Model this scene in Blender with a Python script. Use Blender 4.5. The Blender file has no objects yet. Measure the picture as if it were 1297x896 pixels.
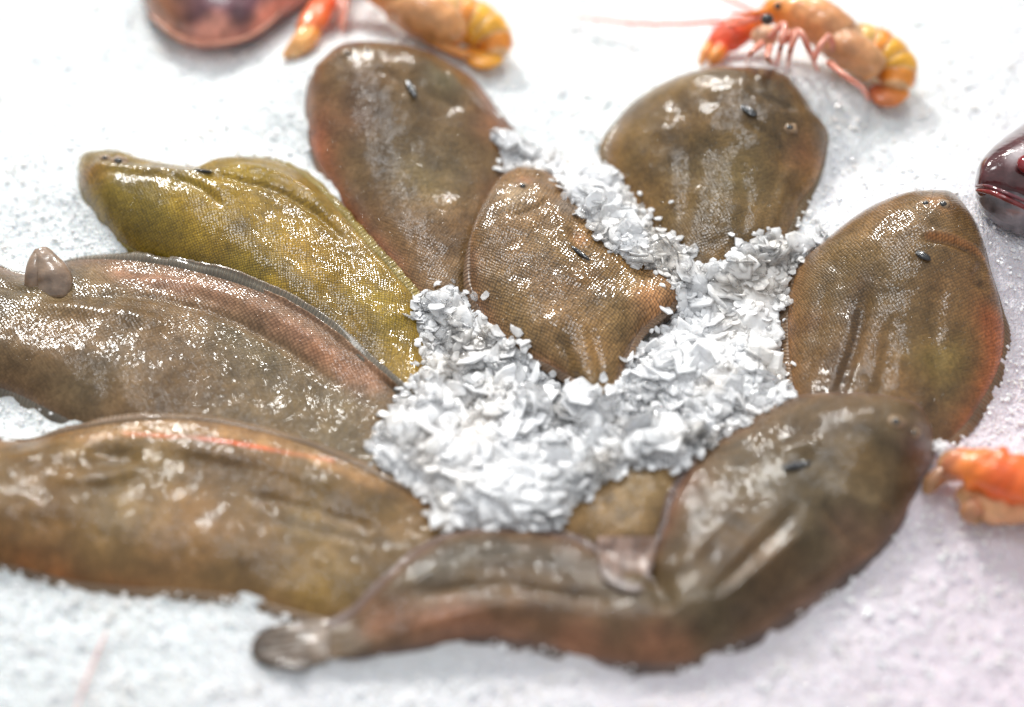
import bpy, math, random
import numpy as np
from mathutils import Vector, Matrix, noise as mnoise

random.seed(7); rng = np.random.default_rng(11)
S = bpy.context.scene
COL = S.collection

# ------------------------------------------------------------------ camera
IW, IH = 1297.0, 896.0
ELEV = math.radians(50.0); DIST = 1.10; FOC = 80.0
KPX = 36.0/IW/FOC
CAMP = np.array([0.0, -DIST*math.cos(ELEV), DIST*math.sin(ELEV)])
FWD = np.array([0.0, math.cos(ELEV), -math.sin(ELEV)])
UPV = np.array([0.0, math.sin(ELEV), math.cos(ELEV)])
def ray(px, py):
    px = np.asarray(px, float); py = np.asarray(py, float)
    d = FWD + np.stack([(px-IW/2)*KPX, 0*px, 0*px], -1) + UPV*((IH/2-py)*KPX)[..., None]
    return d
def unproj(px, py, z=0.0):
    d = ray(px, py); t = (np.asarray(z)-CAMP[2])/d[..., 2]
    p = CAMP + d*t[..., None]
    return p[..., 0], p[..., 1]
def P(px, py, z=0.0):
    x, y = unproj(np.array(float(px)), np.array(float(py)), z)
    return Vector((float(x), float(y), float(z)))
PXM = DIST*KPX      # metres in one photo pixel at the middle

cam = bpy.data.cameras.new("camera"); cob = bpy.data.objects.new("camera", cam); COL.objects.link(cob)
cam.lens = FOC; cam.sensor_width = 36.0; cam.clip_start = .01; cam.clip_end = 50
cob.location = CAMP; cob.rotation_euler = (math.pi/2-ELEV, 0, 0)
cam.dof.use_dof = True; cam.dof.aperture_fstop = 1.8; cam.dof.aperture_blades = 0
fp = P(720, 345, .02); cam.dof.focus_distance = float(np.dot(np.array(fp)-CAMP, FWD))
S.camera = cob

# ------------------------------------------------------------------ light
W = bpy.data.worlds.new("World"); S.world = W; W.use_nodes = True
bg = W.node_tree.nodes["Background"]; bg.inputs[0].default_value = (.93, .96, 1, 1); bg.inputs[1].default_value = 1.0
_n = W.node_tree.nodes; _l = W.node_tree.links      # a bright ceiling over a darker hall
_tc = _n.new('ShaderNodeTexCoord'); _sx = _n.new('ShaderNodeSeparateXYZ'); _cr = _n.new('ShaderNodeValToRGB')
_l.new(_tc.outputs['Generated'], _sx.inputs[0]); _l.new(_sx.outputs[2], _cr.inputs[0]); _l.new(_cr.outputs[0], bg.inputs[0])
_cr.color_ramp.elements[0].position = .15; _cr.color_ramp.elements[0].color = (.24, .24, .245, 1)
_cr.color_ramp.elements[1].position = .85; _cr.color_ramp.elements[1].color = (.60, .62, .64, 1)
def area(name, loc, size, power, col=(1, 1, 1), tgt=(0, 0, 0)):
    l = bpy.data.lights.new(name, 'AREA'); l.shape = 'DISK'; l.size = size; l.energy = power; l.color = col
    o = bpy.data.objects.new(name, l); COL.objects.link(o); o.location = loc
    o.rotation_euler = (Vector(tgt)-Vector(loc)).to_track_quat('-Z', 'Y').to_euler()
    return o
area("stall_lamp", (-.60, 1.60, 1.25), .28, 31, (1, .985, .95))
area("stall_lamp", (.45, 1.75, 1.20), .16, 14, (1, .985, .95))
area("stall_lamp", (-.2, .5, 2.1), .5, 9, (.97, .985, 1))
S.view_settings.view_transform = 'Standard'; S.view_settings.look = 'None'
S.view_settings.exposure = 0.17; S.view_settings.gamma = 1.0
S.render.engine = 'CYCLES'
S.cycles.max_bounces = 12; S.cycles.diffuse_bounces = 8; S.cycles.glossy_bounces = 4; S.cycles.transmission_bounces = 8; S.cycles.transparent_max_bounces = 8
S.cycles.sample_clamp_indirect = 4.0; S.cycles.use_denoising = True

# ------------------------------------------------------------------ numeric helpers
def vnoise(x, y, freq, seed=0):
    g = np.random.default_rng(seed).random((64, 64))
    u = x*freq+seed*7.13+1000; v = y*freq+seed*3.71+1000
    i = np.floor(u).astype(int); j = np.floor(v).astype(int)
    fu = u-i; fv = v-j; fu = fu*fu*(3-2*fu); fv = fv*fv*(3-2*fv)
    a = g[i % 64, j % 64]; b = g[(i+1) % 64, j % 64]; c = g[i % 64, (j+1) % 64]; d = g[(i+1) % 64, (j+1) % 64]
    return (a*(1-fu)+b*fu)*(1-fv)+(c*(1-fu)+d*fu)*fv - .5
def fbm(x, y, freq, seed=0, oct=4, gain=.5):
    s = 0; a = 1.0
    for k in range(oct):
        c, sn = math.cos(k*1.1), math.sin(k*1.1)
        s = s+a*vnoise(c*x-sn*y, sn*x+c*y, freq*2.03**k, seed+k*17); a *= gain
    return s
def smooth(x, a, b):
    t = np.clip((x-a)/(b-a), 0, 1); return t*t*(3-2*t)
def spline(pts, n):
    p = np.array(pts, float); m = len(p)
    q = np.vstack([2*p[0]-p[1], p, 2*p[-1]-p[-2]])
    out = []
    for i in range(m-1):
        a, b, c, d = q[i:i+4]; t = np.linspace(0, 1, 24, endpoint=False)[:, None]
        out.append(.5*((2*b)+(-a+c)*t+(2*a-5*b+4*c-d)*t*t+(-a+3*b-3*c+d)*t**3))
    o = np.vstack(out+[p[-1:]])
    s = np.r_[0, np.cumsum(np.linalg.norm(np.diff(o, axis=0), axis=1))]
    u = np.linspace(0, s[-1], n)
    return np.stack([np.interp(u, s, o[:, k]) for k in range(o.shape[1])], -1)
def dist_poly(x, y, pl):
    """distance of points to an open polyline, and the fraction along it"""
    pl = np.asarray(pl, float); best = np.full(x.shape, 1e9); fr = np.zeros(x.shape)
    L = np.r_[0, np.cumsum(np.linalg.norm(np.diff(pl, axis=0), axis=1))]
    for i in range(len(pl)-1):
        ax, ay = pl[i]; dx, dy = pl[i+1]-pl[i]; l2 = dx*dx+dy*dy+1e-12
        t = np.clip(((x-ax)*dx+(y-ay)*dy)/l2, 0, 1)
        d = np.hypot(x-ax-t*dx, y-ay-t*dy); m = d < best
        best = np.where(m, d, best); fr = np.where(m, (L[i]+t*math.sqrt(l2))/L[-1], fr)
    return best, fr
def inside(x, y, poly):
    poly = np.asarray(poly, float); c = np.zeros(x.shape, bool); n = len(poly); j = n-1
    for i in range(n):
        xi, yi = poly[i]; xj, yj = poly[j]
        cond = ((yi > y) != (yj > y)) & (x < (xj-xi)*(y-yi)/(yj-yi+1e-15)+xi)
        c ^= cond; j = i
    return c

# height of whatever lies on the bed so far (world metres)
GX0, GX1, GY0, GY1, GS = -.48, .48, -.40, .46, .0016
gx = np.arange(GX0, GX1, GS); gy = np.arange(GY0, GY1, GS)
GXX, GYY = np.meshgrid(gx, gy, indexing='ij')
MOUNDS = [(*P(470, 70, .03).xy, .060, .050, .026), (*P(965, 105, .03).xy, .060, .050, .028), (*P(1205, 270, .03).xy, .060, .065, .028), (*P(220, 205, .02).xy, .085, .040, .012), (*P(1120, 560, .02).xy, .05, .05, .006)]
def bed_h(x, y):
    m = 0
    for cx, cy, sx, sy, h in MOUNDS: m = np.maximum(m, h*np.exp(-((x-cx)/sx)**2-((y-cy)/sy)**2))
    return m+.0050*fbm(x, y, 12, 3, 2)+.0013*fbm(x, y, 95, 5, 3, .6)
H = bed_h(GXX, GYY)
def gblur(a, sig):
    s = sig/GS; n = int(3*s)+1; k = np.exp(-.5*(np.arange(-n, n+1)/s)**2); k /= k.sum()
    p = np.pad(a, n, mode='edge')
    p = np.apply_along_axis(lambda v: np.convolve(v, k, 'valid'), 0, p)
    return np.apply_along_axis(lambda v: np.convolve(v, k, 'valid'), 1, p)
def samp(a, x, y):
    u = np.clip((x-GX0)/GS, 0, len(gx)-1.001); v = np.clip((y-GY0)/GS, 0, len(gy)-1.001)
    i = u.astype(int); j = v.astype(int); fu = u-i; fv = v-j
    return (a[i, j]*(1-fu)+a[i+1, j]*fu)*(1-fv)+(a[i, j+1]*(1-fu)+a[i+1, j+1]*fu)*fv
def stamp(x, y, z):
    i = np.round((x-GX0)/GS).astype(int); j = np.round((y-GY0)/GS).astype(int)
    m = (i >= 0) & (j >= 0) & (i < len(gx)) & (j < len(gy))
    np.maximum.at(H, (i[m], j[m]), z[m])

# ------------------------------------------------------------------ mesh helpers
def link(name, me, mat, parent=None):
    o = bpy.data.objects.new(name, me); COL.objects.link(o)
    if mat: me.materials.append(mat)
    if parent is not None:
        o.parent = parent; o.matrix_parent_inverse = Matrix.Translation(-parent.location)
    return o
def mesh_np(name, co, faces, mat, parent=None, col=None, uv=None, attrs=None, flat=False):
    me = bpy.data.meshes.new(name)
    me.from_pydata(np.asarray(co).tolist(), [], faces if isinstance(faces, list) else faces.tolist())
    if not flat: me.polygons.foreach_set('use_smooth', [True]*len(me.polygons))
    if col is not None:
        a = me.attributes.new('tint', 'FLOAT_COLOR', 'POINT')
        c4 = np.ones((len(co), 4)); c4[:, :3] = col; a.data.foreach_set('color', c4.ravel())
    if uv is not None:
        a = me.attributes.new('skin_uv', 'FLOAT_VECTOR', 'POINT')
        v3 = np.zeros((len(co), 3)); v3[:, :2] = uv; a.data.foreach_set('vector', v3.ravel())
    for k, v in (attrs or {}).items():
        a = me.attributes.new(k, 'FLOAT', 'POINT'); a.data.foreach_set('value', np.asarray(v, float))
    me.update(); return link(name, me, mat, parent)
def root(name, loc, label, cat, group=None):
    o = bpy.data.objects.new(name, None); COL.objects.link(o); o.location = loc; o.empty_display_size = .02
    o['label'] = label; o['category'] = cat
    if group: o['group'] = group
    return o
def tag(o, label, cat, group=None):
    o['label'] = label; o['category'] = cat
    if group: o['group'] = group
    return o
def tube(name, path, rad, mat, parent=None, seg=14, flat=1.0, n=None, lump=0.0, col=None, caps=True):
    """tapered round body along a path of world points; rad per point (interpolated); flat = height/width"""
    path = np.array([tuple(p) for p in path], float); rad = np.array(rad, float)
    n = n or max(8, 6*len(path))
    full = spline(np.hstack([path, rad[:, None]]), n)
    pts = full[:, :3]; r = np.maximum(full[:, 3], 1e-5)
    co = []; T = np.gradient(pts, axis=0); T /= np.linalg.norm(T, axis=1)[:, None]+1e-12
    u0 = np.array([0, 0, 1.0])
    for i in range(n):
        s = np.cross(T[i], u0); ns = np.linalg.norm(s)
        s = s/ns if ns > .1 else np.array([1.0, 0, 0])
        w = np.cross(s, T[i])
        for j in range(seg):
            a = 2*math.pi*j/seg
            rr = r[i]*(1+lump*mnoise.noise(Vector(pts[i]*220)+Vector((math.cos(a), math.sin(a), 0))*1.3))
            co.append(pts[i]+rr*(math.cos(a)*s+math.sin(a)*flat*w))
    f = []
    for i in range(n-1):
        for j in range(seg):
            k = (j+1) % seg; f.append((i*seg+j, i*seg+k, (i+1)*seg+k, (i+1)*seg+j))
    if caps:
        co.append(pts[0]-T[0]*r[0]*.4); co.append(pts[-1]+T[-1]*r[-1]*.4)
        a, b = len(co)-2, len(co)-1
        for j in range(seg):
            k = (j+1) % seg; f.append((a, k, j)); f.append((b, (n-1)*seg+j, (n-1)*seg+k))
    c = None
    if col is not None:
        t = np.repeat(np.linspace(0, 1, n), seg)
        c = np.array([col(v) for v in t]); c = np.vstack([c, [col(0)], [col(1)]]) if caps else c
    return mesh_np(name, co, f, mat, parent, col=c)
def blob(name, c, rx, ry, rz, mat, parent=None, rot=0, lump=0.0, n=14):
    co = []; f = []
    for i in range(n+1):
        th = math.pi*i/n
        for j in range(2*n):
            ph = math.pi*j/n
            d = Vector((math.sin(th)*math.cos(ph), math.sin(th)*math.sin(ph), math.cos(th)))
            k = 1+lump*mnoise.noise(d*2+Vector(c)*50)
            p = Vector((d.x*rx, d.y*ry, d.z*rz))*k; p.rotate(Matrix.Rotation(rot, 3, 'Z')); co.append(tuple(p+Vector(c)))
    for i in range(n):
        for j in range(2*n):
            k = (j+1) % (2*n); f.append((i*2*n+j, (i+1)*2*n+j, (i+1)*2*n+k, i*2*n+k))
    return mesh_np(name, co, f, mat, parent)

# ------------------------------------------------------------------ materials
def newmat(name):
    m = bpy.data.materials.new(name); m.use_nodes = True; nt = m.node_tree
    return m, nt, nt.nodes["Principled BSDF"], nt.nodes.new, nt.links.new
def mathn(nt, op, a, b=None):
    n = nt.nodes.new('ShaderNodeMath'); n.operation = op
    for i, v in enumerate((a, b)):
        if v is None: continue
        if isinstance(v, (int, float)): n.inputs[i].default_value = v
        else: nt.links.new(v, n.inputs[i])
    return n.outputs[0]
def skin_mat(name, pitch=.00135, scale_depth=1.0, dark=.40, rough=.30, coat=1.0, tilt=.045):
    m, nt, b, N, L = newmat(name)
    at = N('ShaderNodeAttribute'); at.attribute_name = 'tint'
    uv = N('ShaderNodeAttribute'); uv.attribute_name = 'skin_uv'
    mp = N('ShaderNodeMapping'); L(uv.outputs['Vector'], mp.inputs[0])
    mp.inputs['Rotation'].default_value = (0, 0, math.radians(45)); mp.inputs['Scale'].default_value = (1/pitch, 1/pitch, 1)
    wob = N('ShaderNodeTexNoise'); wob.noise_dimensions = '2D'; wob.inputs['Scale'].default_value = .16; wob.inputs['Detail'].default_value = 2
    L(mp.outputs[0], wob.inputs['Vector'])
    mx = N('ShaderNodeVectorMath'); mx.operation = 'MULTIPLY_ADD'; L(wob.outputs['Color'], mx.inputs[0])
    mx.inputs[1].default_value = (1.6, 1.6, 0); L(mp.outputs[0], mx.inputs[2])
    vo = N('ShaderNodeTexVoronoi'); vo.voronoi_dimensions = '2D'; vo.inputs['Scale'].default_value = 1; vo.inputs['Randomness'].default_value = .28
    L(mx.outputs[0], vo.inputs['Vector'])
    geo = N('ShaderNodeTexCoord')
    fine = N('ShaderNodeTexNoise'); fine.inputs['Scale'].default_value = 420; fine.inputs['Detail'].default_value = 3
    L(geo.outputs['Object'], fine.inputs['Vector'])
    blot = N('ShaderNodeTexNoise'); blot.inputs['Scale'].default_value = 95; blot.inputs['Detail'].default_value = 4
    L(geo.outputs['Object'], blot.inputs['Vector'])
    # per-scale value: darker seams, each scale a little different
    dd = N('ShaderNodeMapRange'); L(vo.outputs['Distance'], dd.inputs[0])
    dd.inputs[1].default_value = .25; dd.inputs[2].default_value = .68; dd.inputs[3].default_value = 1.15; dd.inputs[4].default_value = dark
    sep = N('ShaderNodeSeparateColor'); L(vo.outputs['Color'], sep.inputs[0])
    v1 = mathn(nt, 'MULTIPLY_ADD', sep.outputs[0], .35); nt.nodes[-1].inputs[2].default_value = .82
    v2 = mathn(nt, 'MULTIPLY', v1, dd.outputs[0])
    b1 = N('ShaderNodeMapRange'); L(blot.outputs['Fac'], b1.inputs[0]); b1.inputs[1].default_value = .3; b1.inputs[2].default_value = .7
    b1.inputs[3].default_value = .72; b1.inputs[4].default_value = 1.32
    v3 = mathn(nt, 'MULTIPLY', v2, b1.outputs[0])
    sc = N('ShaderNodeVectorMath'); sc.operation = 'SCALE'; L(at.outputs['Color'], sc.inputs[0]); L(v3, sc.inputs['Scale'])
    L(sc.outputs[0], b.inputs['Base Color'])
    # bumps
    hh = mathn(nt, 'MULTIPLY', vo.outputs['Distance'], -1.0)
    hr = mathn(nt, 'MULTIPLY_ADD', sep.outputs[1], .45); L(hh, nt.nodes[-1].inputs[2])
    bp = N('ShaderNodeBump'); bp.inputs['Strength'].default_value = scale_depth; bp.inputs['Distance'].default_value = .00028
    L(hr, bp.inputs['Height'])
    bq = N('ShaderNodeBump'); bq.inputs['Strength'].default_value = scale_depth; bq.inputs['Distance'].default_value = .00013
    L(hr, bq.inputs['Height'])
    bp2 = N('ShaderNodeBump'); bp2.inputs['Strength'].default_value = .7; bp2.inputs['Distance'].default_value = .0005
    L(fine.outputs['Fac'], bp2.inputs['Height']); L(bp.outputs[0], bp2.inputs['Normal'])
    L(bp2.outputs[0], b.inputs['Normal'])
    b.inputs['Roughness'].default_value = rough; b.inputs['IOR'].default_value = 1.42; b.inputs['Specular IOR Level'].default_value = .15
    b.inputs['Subsurface Weight'].default_value = .06; b.inputs['Subsurface Radius'].default_value = (.004, .002, .001); b.inputs['Subsurface Scale'].default_value = 1
    # slime film
    fb = N('ShaderNodeTexNoise'); fb.inputs['Scale'].default_value = 240; fb.inputs['Detail'].default_value = 2
    L(geo.outputs['Object'], fb.inputs['Vector'])
    bc = N('ShaderNodeBump'); bc.inputs['Strength'].default_value = .8; bc.inputs['Distance'].default_value = .00022
    tl = N('ShaderNodeVectorMath'); tl.operation = 'MULTIPLY_ADD'; L(vo.outputs['Color'], tl.inputs[0])
    tl.inputs[1].default_value = (tilt, tilt, .04); L(bq.outputs[0], tl.inputs[2])
    t2 = N('ShaderNodeVectorMath'); t2.operation = 'ADD'; L(tl.outputs[0], t2.inputs[0]); t2.inputs[1].default_value = (-tilt/2, -tilt/2, -.02)
    t3 = N('ShaderNodeVectorMath'); t3.operation = 'NORMALIZE'; L(t2.outputs[0], t3.inputs[0])
    L(fb.outputs['Fac'], bc.inputs['Height']); L(t3.outputs[0], bc.inputs['Normal'])
    b.inputs['Coat Weight'].default_value = coat; b.inputs['Coat Roughness'].default_value = .10; b.inputs['Coat IOR'].default_value = 1.45
    L(bc.outputs[0], b.inputs['Coat Normal'])
    return m
SKIN = skin_mat('sole_skin')
SKIN_BIG = skin_mat('sole_skin_coarse', .00165, 1.2, .30)
SKIN_SOFT = skin_mat('sole_skin_slimy', .0015, 1.0, .66, .30, .62, .11)
def fin_mat():
    m, nt, b, N, L = newmat('fin_membrane')
    at = N('ShaderNodeAttribute'); at.attribute_name = 'tint'
    uv = N('ShaderNodeAttribute'); uv.attribute_name = 'skin_uv'
    wv = N('ShaderNodeTexWave'); wv.wave_type = 'BANDS'; wv.bands_direction = 'X'; wv.inputs['Scale'].default_value = 150
    wv.inputs['Distortion'].default_value = 1.2; wv.inputs['Detail'].default_value = 1; wv.inputs['Detail Scale'].default_value = 3
    L(uv.outputs['Vector'], wv.inputs['Vector'])
    mr = N('ShaderNodeMapRange'); L(wv.outputs['Fac'], mr.inputs[0]); mr.inputs[3].default_value = .82; mr.inputs[4].default_value = 1.15
    sc = N('ShaderNodeVectorMath'); sc.operation = 'SCALE'; L(at.outputs['Color'], sc.inputs[0]); L(mr.outputs[0], sc.inputs['Scale'])
    L(sc.outputs[0], b.inputs['Base Color'])
    bp = N('ShaderNodeBump'); bp.inputs['Strength'].default_value = .8; bp.inputs['Distance'].default_value = .0006
    L(wv.outputs['Fac'], bp.inputs['Height']); L(bp.outputs[0], b.inputs['Normal'])
    b.inputs['Roughness'].default_value = .32; b.inputs['Coat Weight'].default_value = .5; b.inputs['Coat Roughness'].default_value = .1
    b.inputs['Subsurface Weight'].default_value = .25; b.inputs['Subsurface Radius'].default_value = (.006, .003, .002); b.inputs['Subsurface Scale'].default_value = 1
    return m
FIN = fin_mat()
def simple(name, col, rough=.3, coat=.5, sss=0, noise=0.0, ns=200, bump=0.0, attr=False, transm=0):
    m, nt, b, N, L = newmat(name)
    tc = N('ShaderNodeTexCoord'); nz = N('ShaderNodeTexNoise'); nz.inputs['Scale'].default_value = ns; nz.inputs['Detail'].default_value = 4
    L(tc.outputs['Object'], nz.inputs['Vector'])
    mr = N('ShaderNodeMapRange'); L(nz.outputs['Fac'], mr.inputs[0]); mr.inputs[1].default_value = .3; mr.inputs[2].default_value = .7
    mr.inputs[3].default_value = 1-noise; mr.inputs[4].default_value = 1+noise
    sc = N('ShaderNodeVectorMath'); sc.operation = 'SCALE'; L(mr.outputs[0], sc.inputs['Scale'])
    if attr:
        at = N('ShaderNodeAttribute'); at.attribute_name = 'tint'; L(at.outputs['Color'], sc.inputs[0])
    else: sc.inputs[0].default_value = col
    L(sc.outputs[0], b.inputs['Base Color'])
    if bump:
        bp = N('ShaderNodeBump'); bp.inputs['Distance'].default_value = bump; bp.inputs['Strength'].default_value = .8
        L(nz.outputs['Fac'], bp.inputs['Height']); L(bp.outputs[0], b.inputs['Normal'])
    b.inputs['Roughness'].default_value = rough; b.inputs['Coat Weight'].default_value = coat; b.inputs['Coat Roughness'].default_value = .08
    b.inputs['Transmission Weight'].default_value = transm
    if sss:
        b.inputs['Subsurface Weight'].default_value = sss; b.inputs['Subsurface Radius'].default_value = (.008, .004, .002); b.inputs['Subsurface Scale'].default_value = 1
    return m
BLACK = simple('wet_black_skin', (.008, .009, .011), .22, .8, bump=.0006, ns=500)
EYE = simple('fish_eye', (.02, .018, .015), .1, 1)
EYE_RIM = simple('eye_rim_skin', (.30, .19, .10), .3, .8, noise=.3, bump=.0006)
CRUST = simple('langoustine_shell', (1, 1, 1), .35, .45, sss=.3, noise=.22, ns=160, bump=.0008, attr=True)
LEG = simple('langoustine_leg_shell', (.72, .30, .22), .35, .4, sss=.4, noise=.2)
ANT = simple('antenna_shell', (.75, .22, .15), .4, .3, sss=.3)

def ice_bed_mat():
    m, nt, b, N, L = newmat('packed_ice')
    tc = N('ShaderNodeTexCoord')
    a = N('ShaderNodeTexNoise'); a.inputs['Scale'].default_value = 380; a.inputs['Detail'].default_value = 3
    c = N('ShaderNodeTexVoronoi'); c.inputs['Scale'].default_value = 620
    st = N('ShaderNodeTexNoise'); st.inputs['Scale'].default_value = 7; st.inputs['Detail'].default_value = 3
    for n in (a, c, st): L(tc.outputs['Object'], n.inputs['Vector'])
    # pinkish cast of the light painted into the ice colour toward the lower right
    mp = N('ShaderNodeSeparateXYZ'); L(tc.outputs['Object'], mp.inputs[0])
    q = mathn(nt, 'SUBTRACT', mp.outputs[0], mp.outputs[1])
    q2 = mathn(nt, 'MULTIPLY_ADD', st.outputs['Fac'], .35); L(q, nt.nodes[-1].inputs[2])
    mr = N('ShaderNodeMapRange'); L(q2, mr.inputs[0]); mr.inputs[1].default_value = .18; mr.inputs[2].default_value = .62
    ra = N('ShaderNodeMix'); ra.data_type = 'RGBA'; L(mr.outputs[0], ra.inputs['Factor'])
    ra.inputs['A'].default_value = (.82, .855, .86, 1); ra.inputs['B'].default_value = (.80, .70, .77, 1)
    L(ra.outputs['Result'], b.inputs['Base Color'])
    h = mathn(nt, 'MULTIPLY_ADD', c.outputs['Distance'], .6); L(a.outputs['Fac'], nt.nodes[-1].inputs[2])
    bp = N('ShaderNodeBump'); bp.inputs['Strength'].default_value = 1; bp.inputs['Distance'].default_value = .0014
    L(h, bp.inputs['Height']); L(bp.outputs[0], b.inputs['Normal'])
    b.inputs['Roughness'].default_value = .35; b.inputs['IOR'].default_value = 1.31
    b.inputs['Subsurface Weight'].default_value = .5; b.inputs['Subsurface Radius'].default_value = (.004, .005, .006); b.inputs['Subsurface Scale'].default_value = 1
    return m
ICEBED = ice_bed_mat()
def flake_mat():
    m, nt, b, N, L = newmat('ice_flake')
    at = N('ShaderNodeAttribute'); at.attribute_name = 'clear'
    tc = N('ShaderNodeTexCoord'); a = N('ShaderNodeTexNoise'); a.inputs['Scale'].default_value = 260; a.inputs['Detail'].default_value = 4
    L(tc.outputs['Object'], a.inputs['Vector'])
    st = N('ShaderNodeTexNoise'); st.inputs['Scale'].default_value = 38; st.inputs['Detail'].default_value = 3; L(tc.outputs['Object'], st.inputs['Vector'])
    cr = N('ShaderNodeValToRGB'); L(st.outputs['Fac'], cr.inputs[0]); L(cr.outputs[0], b.inputs['Base Color'])
    cr.color_ramp.elements[0].position = .36; cr.color_ramp.elements[0].color = (.93, .90, .865, 1)
    cr.color_ramp.elements[1].position = .52; cr.color_ramp.elements[1].color = (.97, .975, .985, 1)
    t = mathn(nt, 'MULTIPLY_ADD', a.outputs['Fac'], .9); nt.nodes[-1].inputs[2].default_value = -.56
    t2 = mathn(nt, 'ADD', t, at.outputs['Fac']); t3 = N('ShaderNodeClamp'); L(t2, t3.inputs[0])
    L(t3.outputs[0], b.inputs['Transmission Weight'])
    bp = N('ShaderNodeBump'); bp.inputs['Strength'].default_value = .7; bp.inputs['Distance'].default_value = .0008
    L(a.outputs['Fac'], bp.inputs['Height']); L(bp.outputs[0], b.inputs['Normal'])
    b.inputs['Roughness'].default_value = .10; b.inputs['IOR'].default_value = 1.31
    b.inputs['Subsurface Weight'].default_value = .15; b.inputs['Subsurface Radius'].default_value = (.001, .0011, .0012); b.inputs['Subsurface Scale'].default_value = 1
    return m
FLAKE = flake_mat()

# ------------------------------------------------------------------ soles
def sole(label, A, B, spine, T=.020, col=(.16, .115, .062), edgecol=(.24, .12, .075), finw=.005, lift=0.0, mat=None,
         feats=(), tints=(), pect=None, eyes=(), tailfin=False, tprof=((0, .97), (.2, 1), (.6, .8), (1, .35)), seed=1, pw=.62, fincol=None, sag=0.0, tiltp=None):
    NS = 230; K = 46
    base = gblur(H, .010)+lift
    a = spline(A, NS); b_ = spline(B, NS)
    ol = np.vstack([a, b_[::-1][1:-1]])           # closed, snout -> side A -> tail -> side B
    n = len(ol)
    def to_world(px, zadd):
        z = np.full(len(px), .01)
        for _ in range(4):
            x, y = unproj(px[:, 0], px[:, 1], z); z = samp(base, x, y)+zadd
        return np.stack([x, y], -1)
    O = to_world(ol, .0015); Sp = to_world(spline(spine, 200), T*.9)
    # match every outline point with a spine point, kept monotonic along both sides
    seg = np.r_[0, np.cumsum(np.linalg.norm(np.diff(Sp, axis=0), axis=1))]; SL = seg[-1]
    def match(pts):
        idx = np.array([np.argmin(np.hypot(*(Sp-p).T)) for p in pts], float)
        idx = np.maximum.accumulate(idx); idx[-1] = 199
        k = np.hanning(43); k /= k.sum(); pad = np.r_[[idx[0]]*21, idx, [idx[-1]]*21]
        return np.convolve(pad, k, 'valid')
    ia = match(O[:NS]); ib = match(np.vstack([O[:1], O[NS:][::-1], O[NS-1:NS]]))
    idx = np.r_[ia, ib[1:-1][::-1]]
    C = np.stack([np.interp(idx, np.arange(200), Sp[:, k]) for k in (0, 1)], -1)
    s = idx/199.0
    Ln = np.linalg.norm(C-O, axis=1)
    side = np.r_[np.ones(NS), -np.ones(n-NS)]
    fw = finw*(.25+.75*smooth(s, .02, .22)); rf = np.clip(fw/Ln, 0, .35)
    tx, ty = zip(*tprof); Tl = np.interp(np.linspace(-.3, 1.3, 161), tx, ty); kz = np.hanning(25); Tl = np.convolve(np.pad(Tl, 12, mode='edge'), kz/kz.sum(), 'valid')
    Ts = T*np.interp(s, np.linspace(-.3, 1.3, 161), Tl)
    kk = np.linspace(0, 1, K); kk = 1-(1-kk)**1.6 if False else kk**1.35
    R = rf[:, None]*.75+(1-rf[:, None]*.75)*kk[None]      # ring parameter of the body
    X = O[:, None, 0]*(1-R)+C[:, None, 0]*R; Y = O[:, None, 1]*(1-R)+C[:, None, 1]*R
    h0 = .0022
    prof = (1-(1-kk[None])**2)**pw
    Z = samp(base, X, Y)+h0+(Ts[:, None]-h0)*prof
    # a slow wave and lumps in the flesh
    Z += (.0022*fbm(X, Y, 24, seed*5, 2)+.0011*fbm(X, Y, 62, seed*5+7, 2)+.0006*fbm(X, Y, 130, seed*5+2, 2))*smooth(kk, .03, .4)[None]
    if tiltp is not None:      # gentle roll of the body across its width
        Z += tiltp*side[:, None]*(1-kk[None])*prof*T
    def wpl(pts, zadd):
        return to_world(np.array(pts, float), zadd)
    for f in feats:            # (polyline or point, width px, amplitude m[, 'g' one-sided])
        pts = f[0] if isinstance(f[0][0], (tuple, list)) else [f[0], (f[0][0]+.5, f[0][1])]
        pl = wpl(pts, T*.8)
        d, fr = dist_poly(X, Y, spline(pl, 30) if len(pts) > 2 else pl)
        w = f[1]*PXM; e = 1 if len(pts) <= 2 else np.clip(4*fr*(1-fr)*1.6, 0, 1)
        Z += f[2]*np.exp(-(d/w)**2)*e*smooth(kk, 0, .12)[None]
    Z = np.maximum(Z, samp(H, X, Y)+.0012)
    Z -= sag*(X*0)
    # colours
    colr = np.ones(X.shape+(3,))*np.array(col)
    bl = fbm(X, Y, 40, seed*9, 4); b2 = fbm(X, Y, 16, seed*9+3, 2)
    colr *= (.92+.50*bl+.30*b2)[..., None]
    warm = np.clip(.5+1.2*fbm(X, Y, 24, seed*9+6, 3), 0, 1)[..., None]
    colr *= (1-warm)*np.array([.93, 1.0, 1.02])+warm*np.array([1.08, .98, .90])
    ef = (np.exp(-kk*9)[None]*(.8+1.2*fbm(X, Y, 35, seed+2, 2)))[..., None]
    ef = np.clip(ef, 0, 1); colr = colr*(1-ef)+np.array(edgecol)*ef
    for pts, wpx, c3, st in tints:
        pts = pts if isinstance(pts[0], (tuple, list)) else [pts, (pts[0]+.5, pts[1])]
        pl = wpl(pts, T*.8); d, fr = dist_poly(X, Y, spline(pl, 30) if len(pts) > 2 else pl)
        g = np.exp(-(d/(wpx*PXM))**2)*st*np.clip(1+1.1*fbm(X, Y, 60, seed+31, 3), 0, 1.4)
        g = np.clip(g, 0, 1)[..., None]; colr = colr*(1-g)+np.array(c3)*g
    colr = np.clip(colr*np.array([1.15, 1.01, .72]), .004, .9)
    # scale lattice coordinates: along the body, and across it over the swell
    tan = np.gradient(Sp, axis=0); tan /= np.linalg.norm(tan, axis=1)[:, None]
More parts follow.
